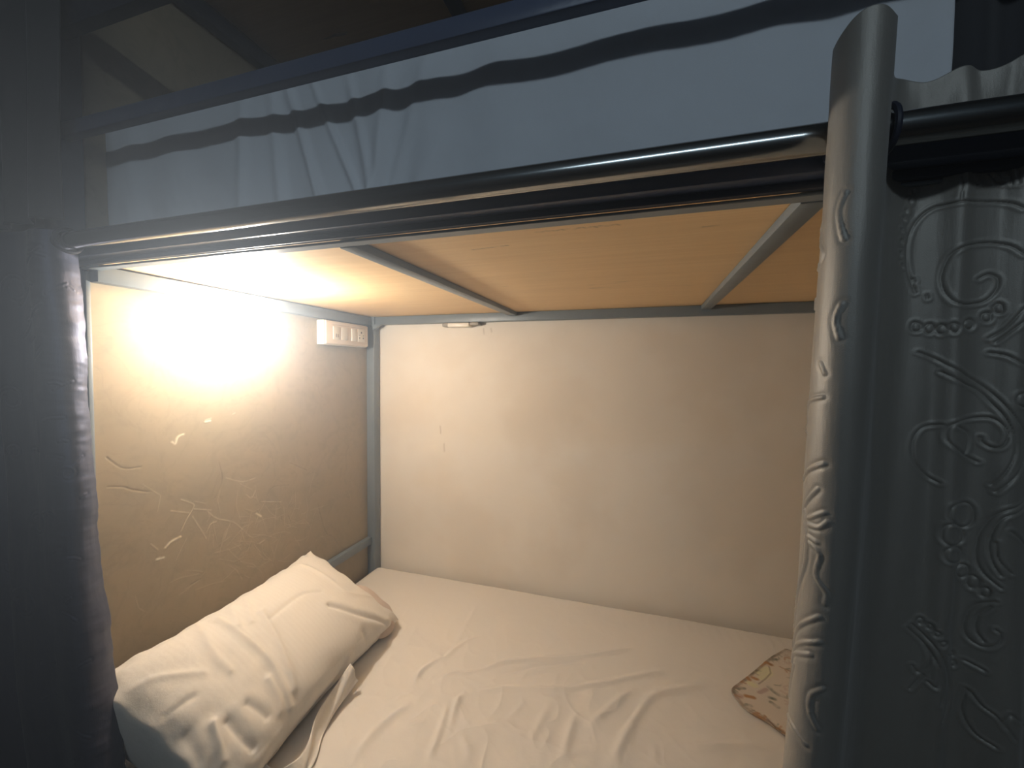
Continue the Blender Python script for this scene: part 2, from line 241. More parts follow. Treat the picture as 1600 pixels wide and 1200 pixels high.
SHEET_FOLDS = [([(0.675, 0.493), (0.723, 0.543), (0.824, 0.595), (0.938, 0.644), (1.085, 0.731)], 0.0055, 1.0), ([(0.687, 0.423), (0.781, 0.463), (0.886, 0.493), (0.988, 0.546), (1.116, 0.626), (1.168, 0.66)], 0.0055, 0.8), ([(1.041, 0.316), (1.06, 0.39), (1.095, 0.49), (1.143, 0.562), (1.271, 0.634)], 0.0072, 1.1), ([(0.979, 0.394), (1.011, 0.454), (1.081, 0.561)], 0.0066, 0.9), ([(0.94, 0.288), (0.943, 0.374), (0.952, 0.444)], 0.0061, 0.9), ([(0.575, 0.422), (0.606, 0.459), (0.65, 0.474), (0.686, 0.508)], 0.0033, 0.9), ([(0.531, 0.382), (0.521, 0.443), (0.547, 0.51)], 0.0044, 1.1), ([(0.503, 0.324), (0.535, 0.363)], 0.0028, 0.8), ([(0.675, 0.197), (0.664, 0.254), (0.652, 0.32), (0.631, 0.376)], 0.005, 1.0), ([(0.678, 0.296), (0.662, 0.376), (0.674, 0.418)], 0.005, 1.2), ([(0.517, 0.151), (0.517, 0.236), (0.543, 0.311), (0.562, 0.344)], 0.0066, 1.0), ([(0.568, 0.26), (0.624, 0.303)], 0.005, 0.7), ([(0.696, 0.302), (0.743, 0.258), (0.747, 0.221)], 0.0055, 0.7), ([(0.861, 0.31), (0.873, 0.392), (0.886, 0.459)], 0.0061, 0.6), ([(1.125, 0.343), (1.132, 0.413)], 0.0055, 0.7), ([(0.56, 0.502), (0.582, 0.587), (0.632, 0.646)], 0.005, 0.6), ([(0.784, 0.506), (0.88, 0.56)], 0.0044, -0.5), ([(0.789, 0.348), (0.813, 0.407), (0.816, 0.445)], 0.005, 0.5), ([(0.514, 0.538), (0.562, 0.515), (0.553, 0.697), (0.542, 0.797)], 0.005, 0.4), ([(1.053, 0.418), (1.102, 0.52)], 0.0044, -0.6), ([(1.185, 0.415), (1.305, 0.461), (1.38, 0.479)], 0.0055, 0.5), ([(0.722, 0.497), (0.831, 0.567), (0.949, 0.623)], 0.0044, -0.6)]
PILLOW_FOLDS = [([(-0.3307, 0.6842), (-0.3427, 0.2581), (-0.3547, -0.183), (-0.4028, -0.5589), (-0.4269, -0.7995)], 1.0), ([(-0.1182, 0.3784), (-0.2104, -0.0426), (-0.2826, -0.3534), (-0.3587, -0.6692)], 1.0), ([(-0.4108, 0.8296), (-0.5391, 0.3383), (-0.5671, 0.0025)], 0.6), ([(0.3267, -0.1679), (0.515, -0.5739), (0.7715, -0.9599)], -1.3), ([(-0.8236, -0.2982), (-0.8557, -0.4637), (-0.8878, -0.6291)], 1.2), ([(-0.7635, -0.3935), (-0.7595, -0.6391), (-0.7355, -0.7794)], -1.2), ([(-0.6313, -0.4135), (-0.5952, -0.6591)], -0.8), ([(-0.1904, 0.7494), (-0.2986, 0.4236)], 0.6), ([(-0.0862, 0.6692), (-0.2184, 0.3434)], 0.6), ([(-0.1343, 0.218), (0.2184, 0.2331), (0.3747, 0.0977)], -0.4), ([(-0.4469, -0.3684), (-0.4709, -0.614), (-0.499, -0.7393)], 0.8), ([(-0.9319, -0.1729), (-0.9599, -0.4436)], -1.0), ([(-0.9359, 0.599), (-0.8317, 0.5188), (-0.6633, 0.188)], 0.4), ([(0.6152, 0.7845), (0.6112, 0.2732), (0.6232, -0.1729), (0.9399, -0.4887)], 0.5), ([(0.4349, -0.7845), (0.4389, -0.9248)], -1.0), ([(-0.9279, 0.1128), (-0.7996, 0.0627)], -0.5)]
SCRATCH = [[(0.163, 0.647), (0.17, 0.642), (0.176, 0.657), (0.189, 0.662)], [(0.245, 0.692), (0.26, 0.695)], [(0.245, 0.687), (0.257, 0.688)], [(0.32, 0.699), (0.328, 0.702)], [(0.26, 0.829), (0.262, 0.822)], [(0.123, 0.374), (0.137, 0.372)], [(0.129, 0.378), (0.131, 0.368)], [(0.142, 0.395), (0.154, 0.404), (0.176, 0.408)], [(0.18, 0.501), (0.208, 0.482), (0.21, 0.472), (0.194, 0.449), (0.178, 0.422)], [(0.21, 0.468), (0.255, 0.45)], [(0.156, 0.48), (0.199, 0.461)], [(0.207, 0.449), (0.23, 0.403), (0.241, 0.379)], [(0.242, 0.396), (0.254, 0.413), (0.269, 0.414)], [(0.39, 0.396), (0.405, 0.382)], [(0.245, 0.451), (0.27, 0.423), (0.317, 0.396), (0.345, 0.365)], [(0.298, 0.526), (0.347, 0.503), (0.389, 0.503)], [(0.358, 0.463), (0.375, 0.447), (0.388, 0.465)], [(0.386, 0.367), (0.396, 0.385)], [(0.111, 0.417), (0.126, 0.397)], [(0.398, 0.301), (0.417, 0.305)], [(0.406, 0.427), (0.479, 0.404)]]
CRACK = [[(0.032, 0.636), (0.054, 0.611), (0.071, 0.603), (0.096, 0.602)], [(0.033, 0.572), (0.06, 0.565), (0.077, 0.554), (0.11, 0.54)], [(0.636, 0.344), (0.67, 0.239), (0.707, 0.204), (0.756, 0.143), (0.777, 0.131)], [(0.517, 0.52), (0.587, 0.48)], [(0.479, 0.357), (0.482, 0.339)], [(0.507, 0.348), (0.514, 0.33)], [(0.199, 0.276), (0.223, 0.279)], [(0.278, 0.576), (0.287, 0.524), (0.266, 0.479)], [(0.426, 0.443), (0.452, 0.459), (0.509, 0.45)]]
PATCH_A = [(0.522, 0.702), (1.148, 0.716), (1.149, 0.644), (1.081, 0.612), (1.016, 0.569), (0.988, 0.513), (0.93, 0.493), (0.896, 0.44), (0.901, 0.4), (0.912, 0.35), (0.903, 0.287), (0.832, 0.248), (0.796, 0.222), (0.786, 0.147), (0.781, 0.083), (0.824, 0.069), (0.824, 0.016), (0.584, 0.009), (0.382, 0.022), (0.151, 0.034), (0.152, 0.388), (0.319, 0.605)]
PATCH_B = [(0.964, 0.203), (1.002, 0.218), (1.042, 0.163), (1.033, 0.102), (0.956, 0.038), (0.855, 0.021), (0.875, 0.108)]
FLORAL = {'edge': [(1.502, 0.845), (1.441, 0.78), (1.387, 0.71), (1.35, 0.664), (1.326, 0.635), (1.32, 0.619), (1.324, 0.601), (1.339, 0.567), (1.36, 0.55), (1.38, 0.539), (1.397, 0.523), (1.409, 0.51)], 'green': [[(1.339, 0.632), (1.353, 0.637)], [(1.414, 0.66), (1.421, 0.646), (1.431, 0.635)], [(1.406, 0.621), (1.418, 0.618)], [(1.406, 0.605), (1.418, 0.593)], [(1.346, 0.579), (1.356, 0.579)], [(1.45, 0.779), (1.466, 0.784)], [(1.466, 0.784), (1.472, 0.771)]], 'orange': [[(1.352, 0.61), (1.369, 0.609)], [(1.368, 0.685), (1.373, 0.675)], [(1.384, 0.686), (1.392, 0.682)], [(1.432, 0.765), (1.445, 0.756)]], 'pink': [[(1.327, 0.639), (1.336, 0.638)], [(1.329, 0.602), (1.341, 0.606)], [(1.387, 0.631), (1.406, 0.648)]], 'cream': [[(1.401, 0.711), (1.43, 0.736), (1.43, 0.716), (1.405, 0.69)], [(1.372, 0.661), (1.38, 0.656)]], 'lines': [[(1.437, 0.746), (1.434, 0.718), (1.414, 0.689), (1.393, 0.664)], [(1.356, 0.567), (1.377, 0.553)], [(1.38, 0.557), (1.396, 0.525)]]}
# ---- curtain profile: arclength parameter -> (x, y) -------------------
RP = [(1.318,.050),(1.305,.022),(1.289,-.010),(1.272,-.045),(1.257,-.080),(1.250,-.104),(1.254,-.119),(1.264,-.127),(1.276,-.126),
      (1.288,-.113),(1.298,-.088),(1.308,-.060),(1.322,-.030),(1.341,-.005),(1.362,.003),(1.381,-.002),(1.396,-.009),(1.410,-.001),
      (1.428,-.002),(1.446,-.013),(1.466,.000),(1.500,.020),(1.540,.018),(1.572,-.015),(1.590,-.060),(1.604,-.105),(1.622,-.124),
      (1.642,-.105),(1.656,-.060),(1.676,-.010),(1.720,.015),(1.780,.010)]
LP = [(.070,-.030),(.080,-.046),(.084,-.062),(.080,-.076),(.068,-.084),(.045,-.087),(.010,-.083),(-.025,-.087),(-.060,-.092),(-.085,-.078),(-.10,-.05),(-.125,-.025),(-.15,-.02),(-.175,-.05),(-.195,-.085),(-.225,-.095),(-.255,-.06),(-.29,-.03),(-.37,-.02)]
def spline(P, n):
    P = np.array(P, float)
    d = np.r_[0, np.cumsum(np.hypot(*np.diff(P, axis=0).T))]
    m = len(P); out = []
    Q = np.vstack([2*P[0]-P[1], P, 2*P[-1]-P[-2]])
    for i in range(m-1):
        t = np.linspace(0, 1, 12, endpoint=False)[:, None]
        a, b, c, e = Q[i], Q[i+1], Q[i+2], Q[i+3]
        out.append(.5*((2*b)+(-a+c)*t+(2*a-5*b+4*c-e)*t*t+(-a+3*b-3*c+e)*t**3))
    out = np.vstack(out+[P[-1:]])
    s = np.r_[0, np.cumsum(np.hypot(*np.diff(out, axis=0).T))]
    S = np.linspace(0, s[-1], n)
    return S, np.interp(S, s, out[:, 0]), np.interp(S, s, out[:, 1])
def right_base(S, X, Y, Z):
    # S,X,Y rows (n,), Z (m,) -> grids
    s, z = np.meshgrid(S, Z); x = np.meshgrid(X, Z)[0]; y = np.meshgrid(Y, Z)[0]
    k = np.clip((1.14-z)/.8, 0, 2)
    fold = 1/(1+np.exp((s-.33)/.035))
    x = x-k*(.020+.012*np.clip(k, 0, 1)**2)*fold - .004*fold*np.sin(7*z+1)*k
    y = y+.004*np.sin(9*z+s*14)*k + (.0032*np.sin(75*s+4*z)+.0022*np.sin(171*s-6*z+1)*np.clip(.6+.6*np.sin(9*z+20*s), 0, 1))*(1-fold)
    hd = np.clip((z-1.075)/.06, 0, 1)
    y = y+.006*hd*np.sin(s*95)*(1-fold)
    hz_ = np.clip((z-1.075)/.065, 0, 1)**2
    z = z-hz_*(.005+.014*(1-1/(1+np.exp(-(s-.20)/.02)))+.030*np.clip((.095-s)/.06, 0, 1)**2+.0035*np.sin(s*120))
    return s, x, y, z
def pillow_base(nu, nv, side):
    # closed cushion half: side=+1 upper, -1 lower; local u along the bed width, v up the lean
    u, v = np.meshgrid(np.linspace(-1, 1, nu), np.linspace(-1, 1, nv))
    a, b, t = .316, .185, (.082 if side > 0 else .165)
    prof = np.clip((1-np.abs(u)**(2.6 if side > 0 else 7))*(1-np.abs(v)**(2.4 if side > 0 else 3)), 0, 1)**.52
    x = a*u*(1-.055*(1-np.abs(u))*0-.06*(1-v*v)*np.abs(u)**3)
    y = b*v*(1-.11*(1-u*u)*np.abs(v)**3)
    z = side*t*prof
    return u, v, x, y, z
def pillow_place(x, y, z):
    # lean: v direction climbs the end panel, u direction runs across the bed (world y)
    th = math.radians(31)
    ux = np.array([-.075, .997, -.01]); vx = np.array([-math.cos(th), -.09, math.sin(th)])
    nx = np.cross(vx, ux)*-1.0
    nx = nx/np.linalg.norm(nx)
    if nx[2] < 0: nx = -nx
    c = np.array([.222, .262, .128])
    return c[0]+x*ux[0]+y*vx[0]+z*nx[0], c[1]+x*ux[1]+y*vx[1]+z*nx[1], c[2]+x*ux[2]+y*vx[2]+z*nx[2]


# ---------------- the room -------------------------------------------------
FZ, CZ = -.55, 2.35
n1, n2 = 700, 420
X, Z = np.meshgrid(np.linspace(-.3, 2.3, n1), np.linspace(-.1, 1.2, n2))
mk = stroke_dist(X, Z, [[(.315, .60), (.318, .57)], [(.332, .53), (.334, .50)], [(.50, .985), (.502, .965)], [(.53, .985), (.533, .972)]], .01)
mk = np.exp(-(mk/.0025)**2)
me = grid_mesh('wall_back', X, np.full(X.shape, .955)+.0012*fnoise(X, Z, 5, 3), Z, {'mark': mk})
wb = tag(link('wall_back', me, PLASTER), kind='structure')
boxes('wall_back_surround', [((-1.6, .957, FZ), (3.4, 1.05, CZ))], ROOM, wb, 0)
tag(box('floor', (-1.6, -2.4, FZ-.05), (3.4, 1.05, FZ), TILE, bev=0), kind='structure')
tag(box('ceiling', (-1.6, -2.4, CZ), (3.4, 1.05, CZ+.05), ROOM, bev=0), kind='structure')
tag(box('wall_left', (-1.65, -2.4, FZ), (-1.6, 1.05, CZ), ROOM, bev=0), kind='structure')
tag(box('wall_right', (3.4, -2.4, FZ), (3.45, 1.05, CZ), ROOM, bev=0), kind='structure')
tag(box('wall_front', (-1.6, -2.45, FZ), (3.4, -2.4, CZ), ROOM, bev=0), kind='structure')

# ---------------- bunk bed -------------------------------------------------
H = 1.030; L = 2.02; BY = .953
bed = empty('bunk_bed', (1.0, .47, FZ), 'blue grey steel framed bunk bed with plywood decks and laminate end panels', 'bunk bed')
def bbox_(name, lo, hi, mat, bev=.002, lab=None):
    o = box(name, lo, hi, mat, bed, bev)
    if lab: o['label'] = lab
    return o
# corner posts
bbox_('corner_post', (-.001, .913, FZ), (.036, BY-.001, 1.95), GREY_PAINT)
bbox_('corner_post', (L, .913, FZ), (L+.036, BY-.001, 1.95), GREY_PAINT)
bbox_('corner_post', (-.045, -.034, FZ), (-.002, .010, 1.95), NAVY_PAINT, lab='dark navy front post')
bbox_('corner_post', (L, -.034, FZ), (L+.040, .010, 1.95), NAVY_PAINT, lab='dark navy front post')
# end panels as fine sheets with scuffs
yy, zz = np.meshgrid(np.linspace(.012, BY-.003, 620), np.linspace(-.14, H+.005, 760))
dw = np.zeros(yy.shape)
rs = np.random.RandomState(4)
for i, st in enumerate(SCRATCH):
    wd = .0028 if i in (0, 2, 5, 7, 13) else .0013
    dw = np.maximum(dw, np.exp(-(stroke_dist(yy, zz, [smooth_pts(st)], .012)/wd)**2)*(1 if wd > .002 else .5))
fine = []
for k in range(90):
    cy, cz = .42+.14*rs.randn(), .33+.07*rs.randn(); th = rs.rand()*3.14; l = .01+.035*rs.rand()
    fine.append([(cy-l*math.cos(th), cz-l*math.sin(th)), (cy+.2*l*rs.randn(), cz+.2*l*rs.randn()), (cy+l*math.cos(th), cz+l*math.sin(th))])
dw = np.maximum(dw, .28*np.exp(-(stroke_dist(yy, zz, fine, .006)/.0009)**2))
dw = dw*np.clip(.75+.5*fnoise(yy, zz, 160, 5), 0, 1)
dc = np.exp(-(stroke_dist(yy, zz, [smooth_pts(s_) for s_ in CRACK], .012)/.0016)**2)*np.clip(.6+.5*fnoise(yy, zz, 90, 8), 0, 1)
me = grid_mesh('end_panel', .0008*fnoise(yy, zz, 14, 6)+.0012*dw-.001*dc, yy, zz, {'mark': dw, 'crack': dc})
ep = link('end_panel', me, PANEL, bed); ep['label'] = 'olive brown laminate end panel with pale scratches'
bk = box('panel_backing', (-.014, .010, -.14), (-.003, BY-.003, H+.005), PLY, ep, 0)
bbox_('edge_strip', (-.006, .0035, -.14), (.004, .0115, H-.004), GREY_PAINT, .001)
bbox_('end_panel', (-.014, .012, 1.10), (-.002, .912, 1.735), PANEL)
bbox_('end_panel', (L+.012, .012, -.14), (L+.024, .912, H), WHITE_P)  # unseen right end, made white to bounce lamp light back into the berth
bbox_('end_panel', (L+.012, .012, 1.10), (L+.024, .912, 1.735), PANEL)
# upper tier frame around the plywood deck
bbox_('end_rail', (.0, .012, 1.003), (.026, .912, 1.036), GREY_PAINT)
bbox_('end_rail', (L-.026, .012, 1.003), (L, .912, 1.036), GREY_PAINT)
bbox_('side_rail', (.036, .922, 1.008), (L, BY-.001, 1.040), GREY_PAINT)
def angle_iron(name, x0, x1, mat):
    bm = bmesh.new(); box_bm(bm, (x0, -.002, H-.003), (x1, .019, H+.001), .001, 1); box_bm(bm, (x0, -.001, H+.003), (x1, .003, 1.056), .001, 1)
    return fin(bm, name, mat, bed)
angle_iron('side_rail', .0, L, GREY_PAINT)
bbox_('front_rail', (-.001, -.030, 1.041), (L, -.003, 1.092), NAVY_PAINT, .003, 'glossy dark navy front tube')
bbox_('front_lip', (-.001, -.012, 1.0310), (L, -.002, 1.0405), DARK_PAINT, .002)
box_lab = bbox_('cross_beam', (.614, .0195, 1.0255), (.644, .921, 1.0400), GREY_PAINT)
bbox_('cross_beam', (1.262, .0195, 1.0255), (1.292, .921, 1.0400), GREY_PAINT)
# small weld gusset in the far corner
bm = bmesh.new(); vs = [bm.verts.new(p) for p in ((.036, .921, 1.008), (.075, .921, 1.008), (.036, .921, .985), (.036, .905, 1.008), (.075, .905, 1.008), (.036, .905, .985))]
for f in ((0, 1, 2), (3, 5, 4), (0, 3, 4, 1), (1, 4, 5, 2), (2, 5, 3, 0)): bm.faces.new([vs[i] for i in f])
fin(bm, 'gusset', GREY_PAINT, bed, False)
# plywood deck: underside seen from the lower berth
xx, yy = np.meshgrid(np.linspace(.004, L-.004, 900), np.linspace(.004, .95, 420))
def U_(*p): return p
spots = [[(.93+.008*i, .075+.002*math.sin(i*2)), (.934+.008*i, .076+.002*math.sin(i*3))] for i in range(16)]
spots += [[(.80+.009*i, .135-.001*i), (.804+.009*i, .136-.001*i)] for i in range(8)]+[[(1.17, .12), (1.19, .118)], [(1.22, .03), (1.25, .028)], [(.25, .55), (.28, .548)], [(.33, .40), (.34, .40)]]
mk = np.exp(-(stroke_dist(xx, yy, spots, .01)/.0018)**2)*np.clip(.6+.6*fnoise(xx, yy, 200, 3), 0, 1)
me = grid_mesh('plywood_deck', xx, yy, np.full(xx.shape, 1.0405)+.0006*fnoise(xx, yy, 4, 1), {'mark': mk})
pd = link('plywood_deck', me, PLY, bed); box('deck_board', (.003, .004, 1.042), (L-.003, .950, 1.058), PLY, pd, 0)
# lower tier
bbox_('end_rail', (.001, .045, .098), (.021, .912, .128), GREY_PAINT)
bbox_('end_rail', (0, .012, -.19), (.03, .912, -.15), GREY_PAINT)
bbox_('side_rail', (-.001, -.030, -.20), (L, -.003, -.15), NAVY_PAINT)
bbox_('side_rail', (.036, .925, -.20), (L, BY-.001, -.16), GREY_PAINT)
bbox_('plywood_deck', (.0, .0, -.148), (L, .950, -.130), PLY)
# upper berth guard rail, fascia, ceiling deck and its end rail
bbox_('guard_rail', (-.001, -.030, 1.274), (L, -.010, 1.302), NAVY_PAINT, .003, 'dark navy guard rail of the upper berth')
bbox_('top_fascia', (-.001, -.036, 1.468), (L, -.012, 1.525), DARK_PAINT)
bbox_('end_rail', (.0, .012, 1.70), (.030, .912, 1.745), DARK_PAINT)
bbox_('plywood_deck', (.0, -.010, 1.746), (L, .952, 1.765), PLY)
bbox_('cross_beam', (.615, .0, 1.715), (.643, .94, 1.745), DARK_PAINT)
bbox_('cross_beam', (1.262, .0, 1.715), (1.290, .94, 1.745), DARK_PAINT)

# ---------------- lower mattress and its sheet --------------------------------
ms = empty('mattress', (1.0, .47, -.13), 'thick mattress under the white sheet on the lower bunk', 'mattress')
box('mattress_core', (.030, .006, -.129), (L-.02, .934, -.012), SHEET, ms, .02)
nx_, ny_ = 900, 460
gx, gy = np.linspace(-.06, 2.06, nx_), np.linspace(-.06, 1.0, ny_)
X, Y = np.meshgrid(gx, gy)
def edge_wrap(t, lo, hi, r):
    # unroll a flat coordinate over a rounded edge: returns position and drop
    o = t.copy(); d = np.zeros_like(t)
    for s, e in ((-1, lo), (1, hi)):
        k = s*(t-e)+r; m_ = k > 0
        ang = np.clip(k/r, 0, math.pi/2); over = np.clip(k-r*math.pi/2, 0, 9)
        o = np.where(m_, e-s*r+s*r*np.sin(ang), o); d = np.where(m_, d+r*(1-np.cos(ang))+over, d)
    return o, d
Xp, dx_ = edge_wrap(X, .024, L-.01, .030); Yp, dy_ = edge_wrap(Y, .0, .940, .022)
Zp = -np.minimum(dx_+dy_, .125)
hgt = np.zeros(X.shape)
for st, wd, am in SHEET_FOLDS:
    sp = smooth_pts(st, 5); d = stroke_dist(X, Y, [sp], .09); L_ = len(sp)
    fade = np.clip(np.minimum(stroke_dist(X, Y, [[sp[0], sp[0]]], .3), stroke_dist(X, Y, [[sp[-1], sp[-1]]], .3))/.05, .15, 1)
    hgt += am*.0058*fade*np.exp(-(d/(wd*1.7))**2)
hgt += .0016*fnoise(X, Y, 9, 2, 3)+.0005*fnoise(X*1.0, Y*.4, 60, 7, 2)*np.clip(1.2-Y, 0, 1)
hgt += .0005*np.sin(X*210+6*fnoise(X, Y, 8, 4, 1))*np.exp(-((Y-.9)/.05)**2)*np.clip((X-.7)*2, 0, 1)
rg = lambda f, sd: 1-np.abs(fnoise(X*.9+Y*.3, Y*.7-X*.25, f, sd, 2))*1.8
zone = np.exp(-((X-.80)/.42)**2-((Y-.30)/.30)**2)
hgt += zone*(.0036*np.clip(rg(16, 41), 0, 1)**3+.0022*np.clip(rg(34, 43), 0, 1)**3)+.0006*np.clip(rg(45, 47), 0, 1)**2
top = np.clip(1-(dx_+dy_)/.02, 0, 1)
# the fitted part of the rest bears the pillow
me = grid_mesh('bed_sheet', Xp, Yp, Zp+hgt*top-.002)
tag(link('bed_sheet', me, SHEET), 'white wrinkled cotton sheet spread over the lower bunk mattress', 'bed sheet')

# ---------------- pillow ---------------------------------------------------
pil = empty('pillow', (.22, .28, .0), 'plump white pillow leaning on the olive end panel', 'pillow')
NU, NV = 260, 190
def pillow_half(side):
    u, v, x, y, z = pillow_base(NU, NV, side)
    if side > 0:
        for st, am in PILLOW_FOLDS:
            sp = smooth_pts(st, 5); pq = [(a*.29, b*.185) for a, b in sp]
            d = stroke_dist(u*.29, v*.185, [pq], .06)
            z = z+am*.0048*(np.exp(-(d/.0070)**2)-.35*np.exp(-((d-.018)/.012)**2))*np.clip((1-np.abs(u))*9, .2, 1)
        z = z+.0040*fnoise(u*.29, v*.185, 11, 11, 2)*np.clip((1-np.maximum(np.abs(u), np.abs(v)))*6, 0, 1)
        z = z+.0009*np.sin(v*31+5*np.sin(u*3))*np.clip((np.abs(u)-.72)*4, 0, 1)*np.clip((1-np.abs(u))*12, 0, 1)
        z = z+.0035*np.sin(u*15+2*v)*np.exp(-((v+.95)/.22)**2)*np.clip((1-np.abs(u))*6, 0, 1)
    else:
        z = z+.003*fnoise(u*.29, v*.185, 25, 12, 2)*np.clip((1-np.maximum(np.abs(u), np.abs(v)))*6, 0, 1)
    # crumpled seam line
    e = np.clip(np.maximum(np.abs(u), np.abs(v))-.86, 0, .14)/.14
    z = z+e*(.005*np.sin(u*17+1)+.005*np.sin(v*13)+.003*np.sin(u*41))
    X, Y, Z = pillow_place(x, y, z)
    return X, Y, Z
A_ = pillow_half(1); B_ = pillow_half(-1)
cu = np.stack([q.ravel() for q in A_], -1); cl = np.stack([q.ravel() for q in B_], -1)
cl[:, 2] = np.maximum(cl[:, 2], .004); cu[:, 2] = np.maximum(cu[:, 2], .005)
cu[:, 0] = np.maximum(cu[:, 0], .006); cl[:, 0] = np.maximum(cl[:, 0], .004)
i = np.arange(NU*NV).reshape(NV, NU)
f1 = np.stack([i[:-1, :-1], i[:-1, 1:], i[1:, 1:], i[1:, :-1]], -1).reshape(-1, 4)
f2 = f1[:, ::-1]+NU*NV
me = raw_mesh('pillowcase', np.vstack([cu, cl]), np.vstack([f1, f2]))
bm = bmesh.new(); bm.from_mesh(me); bmesh.ops.remove_doubles(bm, verts=bm.verts, dist=.0004); bmesh.ops.recalc_face_normals(bm, faces=bm.faces); bm.to_mesh(me); bm.free(); me.shade_smooth()
pc = link('pillowcase', me, CASE, pil)
# inner cushion bulging out of the open far end of the case
def blob(name, c, ax, rad, mat, parent, n=48, seed=1, power=1.0, amp=.004):
    th, ph = np.meshgrid(np.linspace(0, 2*math.pi, n), np.linspace(0, math.pi, n//2))
    l = np.stack([np.sign(np.cos(th))*np.abs(np.cos(th))**power*np.sin(ph), np.sin(th)*np.sin(ph), np.cos(ph)], -1)*np.array(rad)
    l = l+amp*fnoise(l[..., 0]*3+l[..., 2]*2, l[..., 1]*3-l[..., 2], 22, seed, 2)[..., None]*l/np.array(rad)
    A = np.array([np.array(a, float)/np.linalg.norm(a) for a in ax]); P = l@A+np.array(c)
    P[..., 2] = np.maximum(P[..., 2], .003)
    me = grid_mesh(name, P[..., 0], P[..., 1], P[..., 2]); return link(name, me, mat, parent)
ic = blob('inner_cushion', (.275, .535, .072), ((-.83, -.10, .55), (-.06, 1, .03), (.5, 0, .86)), (.105, .070, .030), INNER, pil, 72, 5, .8, .005)
ic['label'] = 'pinkish cushion end showing at the open case mouth'
# hem ribbon of the case mouth and loose flap under the pillow
def ribbon(name, P, w, mat, parent, n=60, up=(0, 0, 1), wav=.004, seed=0, thick=.0015):
    P = np.array(smooth_pts(P, 12)); t = np.linspace(0, 1, len(P)); upv = np.array(up, float)
    rows = []
    for k, s in enumerate(np.linspace(-.5, .5, 14)):
        off = upv*w*s
        rows.append(P+off+np.array([0, 0, 1])*wav*np.sin(t*19+s*5+seed)[:, None]+np.array([1, 0, 0])*wav*np.sin(t*13+s*7)[:, None])
    Q = np.array(rows); Q[..., 2] = np.maximum(Q[..., 2], .003)
    me = grid_mesh(name, Q[..., 0], Q[..., 1], Q[..., 2]); o = link(name, me, mat, parent)
    md = o.modifiers.new('s', 'SOLIDIFY'); md.thickness = thick; return o
ribbon('case_flap', [(.395, .325, .050), (.392, .27, .030), (.40, .20, .018), (.43, .14, .012), (.442, .10, .012), (.425, .075, .016), (.385, .070, .030), (.35, .09, .05)], .045, CASE, pil, up=(-.5, .0, .8), wav=.003)

# ---------------- floral cloth corner on the sheet ---------------------------
E_ = FLORAL['edge']
tip = np.mean([E_[5], E_[6]], axis=0)
xx, yy = np.meshgrid(np.linspace(1.30, 1.78, 420), np.linspace(.40, .90, 420))
poly = E_+[(1.74, .45), (1.76, .88)]
ed = stroke_dist(xx, yy, [smooth_pts(E_, 4)], .05)
inside = in_poly(xx, yy, smooth_pts(E_, 4)+[(1.74, .47), (1.74, .88)])
def mark(l, wd): return np.exp(-(stroke_dist(xx, yy, l, .03)/wd)**4)
brk = np.clip(.55+.7*fnoise(xx, yy, 150, 4), 0, 1)
rnd_ = np.random.RandomState(9)
sprigs = {'green': [], 'orange': [], 'pinkish': []}
for k in range(90):
    a, b = 1.44+.3*rnd_.rand(), .50+.34*rnd_.rand()
    key = ('green', 'green', 'orange', 'pinkish')[k % 4]
    for j in range(3):
        th = rnd_.rand()*6.28; sprigs[key].append([(a, b), (a+.012*math.cos(th), b+.012*math.sin(th))])
for k in range(60):
    e = smooth_pts(E_, 6); q = e[rnd_.randint(len(e))]; th = rnd_.rand()*1.6-.8
    key = ('green', 'orange', 'green', 'pinkish')[k % 4]
    sprigs[key].append([(q[0]+.004, q[1]), (q[0]+.016*math.cos(th), q[1]+.016*math.sin(th))])
border = np.exp(-((ed-.004)/.0045)**4)
at = {'brown': np.clip(border*(.35+.6*brk)+.6*mark(FLORAL['lines'], .0022), 0, 1), 'green': np.clip(mark(FLORAL['green'], .005)+.7*mark(sprigs['green'], .0022), 0, 1)*brk,
      'orange': np.clip(mark(FLORAL['orange'], .006)+.7*mark(sprigs['orange'], .0025), 0, 1), 'pinkish': np.clip(mark(FLORAL['pink'], .006)+.5*mark(sprigs['pinkish'], .003), 0, 1)*.7, 'cream': mark(FLORAL['cream'], .010)}
zz = .0075+.003*fnoise(xx, yy, 14, 2, 2)*np.clip(ed/.03, 0, 1)+.012*np.clip((xx-1.42)/.2, 0, 1)
zz = np.where(ed < .02, np.minimum(zz, .010), zz)
keep = inside
idx = -np.ones(xx.shape, int); fm = keep[:-1, :-1] & keep[1:, :-1] & keep[1:, 1:] & keep[:-1, 1:]
ii = np.arange(xx.size).reshape(xx.shape)
F = np.stack([ii[:-1, :-1], ii[:-1, 1:], ii[1:, 1:], ii[1:, :-1]], -1)[fm]
used = np.unique(F); remap = -np.ones(xx.size, int); remap[used] = np.arange(len(used))
co = np.stack([xx.ravel(), yy.ravel(), zz.ravel()], -1)[used]
me = raw_mesh('folded_cloth', co, remap[F], {k: v_.ravel()[used] for k, v_ in at.items()})
fc = tag(link('folded_cloth', me, FLORALM), 'cream floral cloth corner with brown leafy border on the white sheet', 'cloth')
md = fc.modifiers.new('s', 'SOLIDIFY'); md.thickness = .004; md.offset = -1

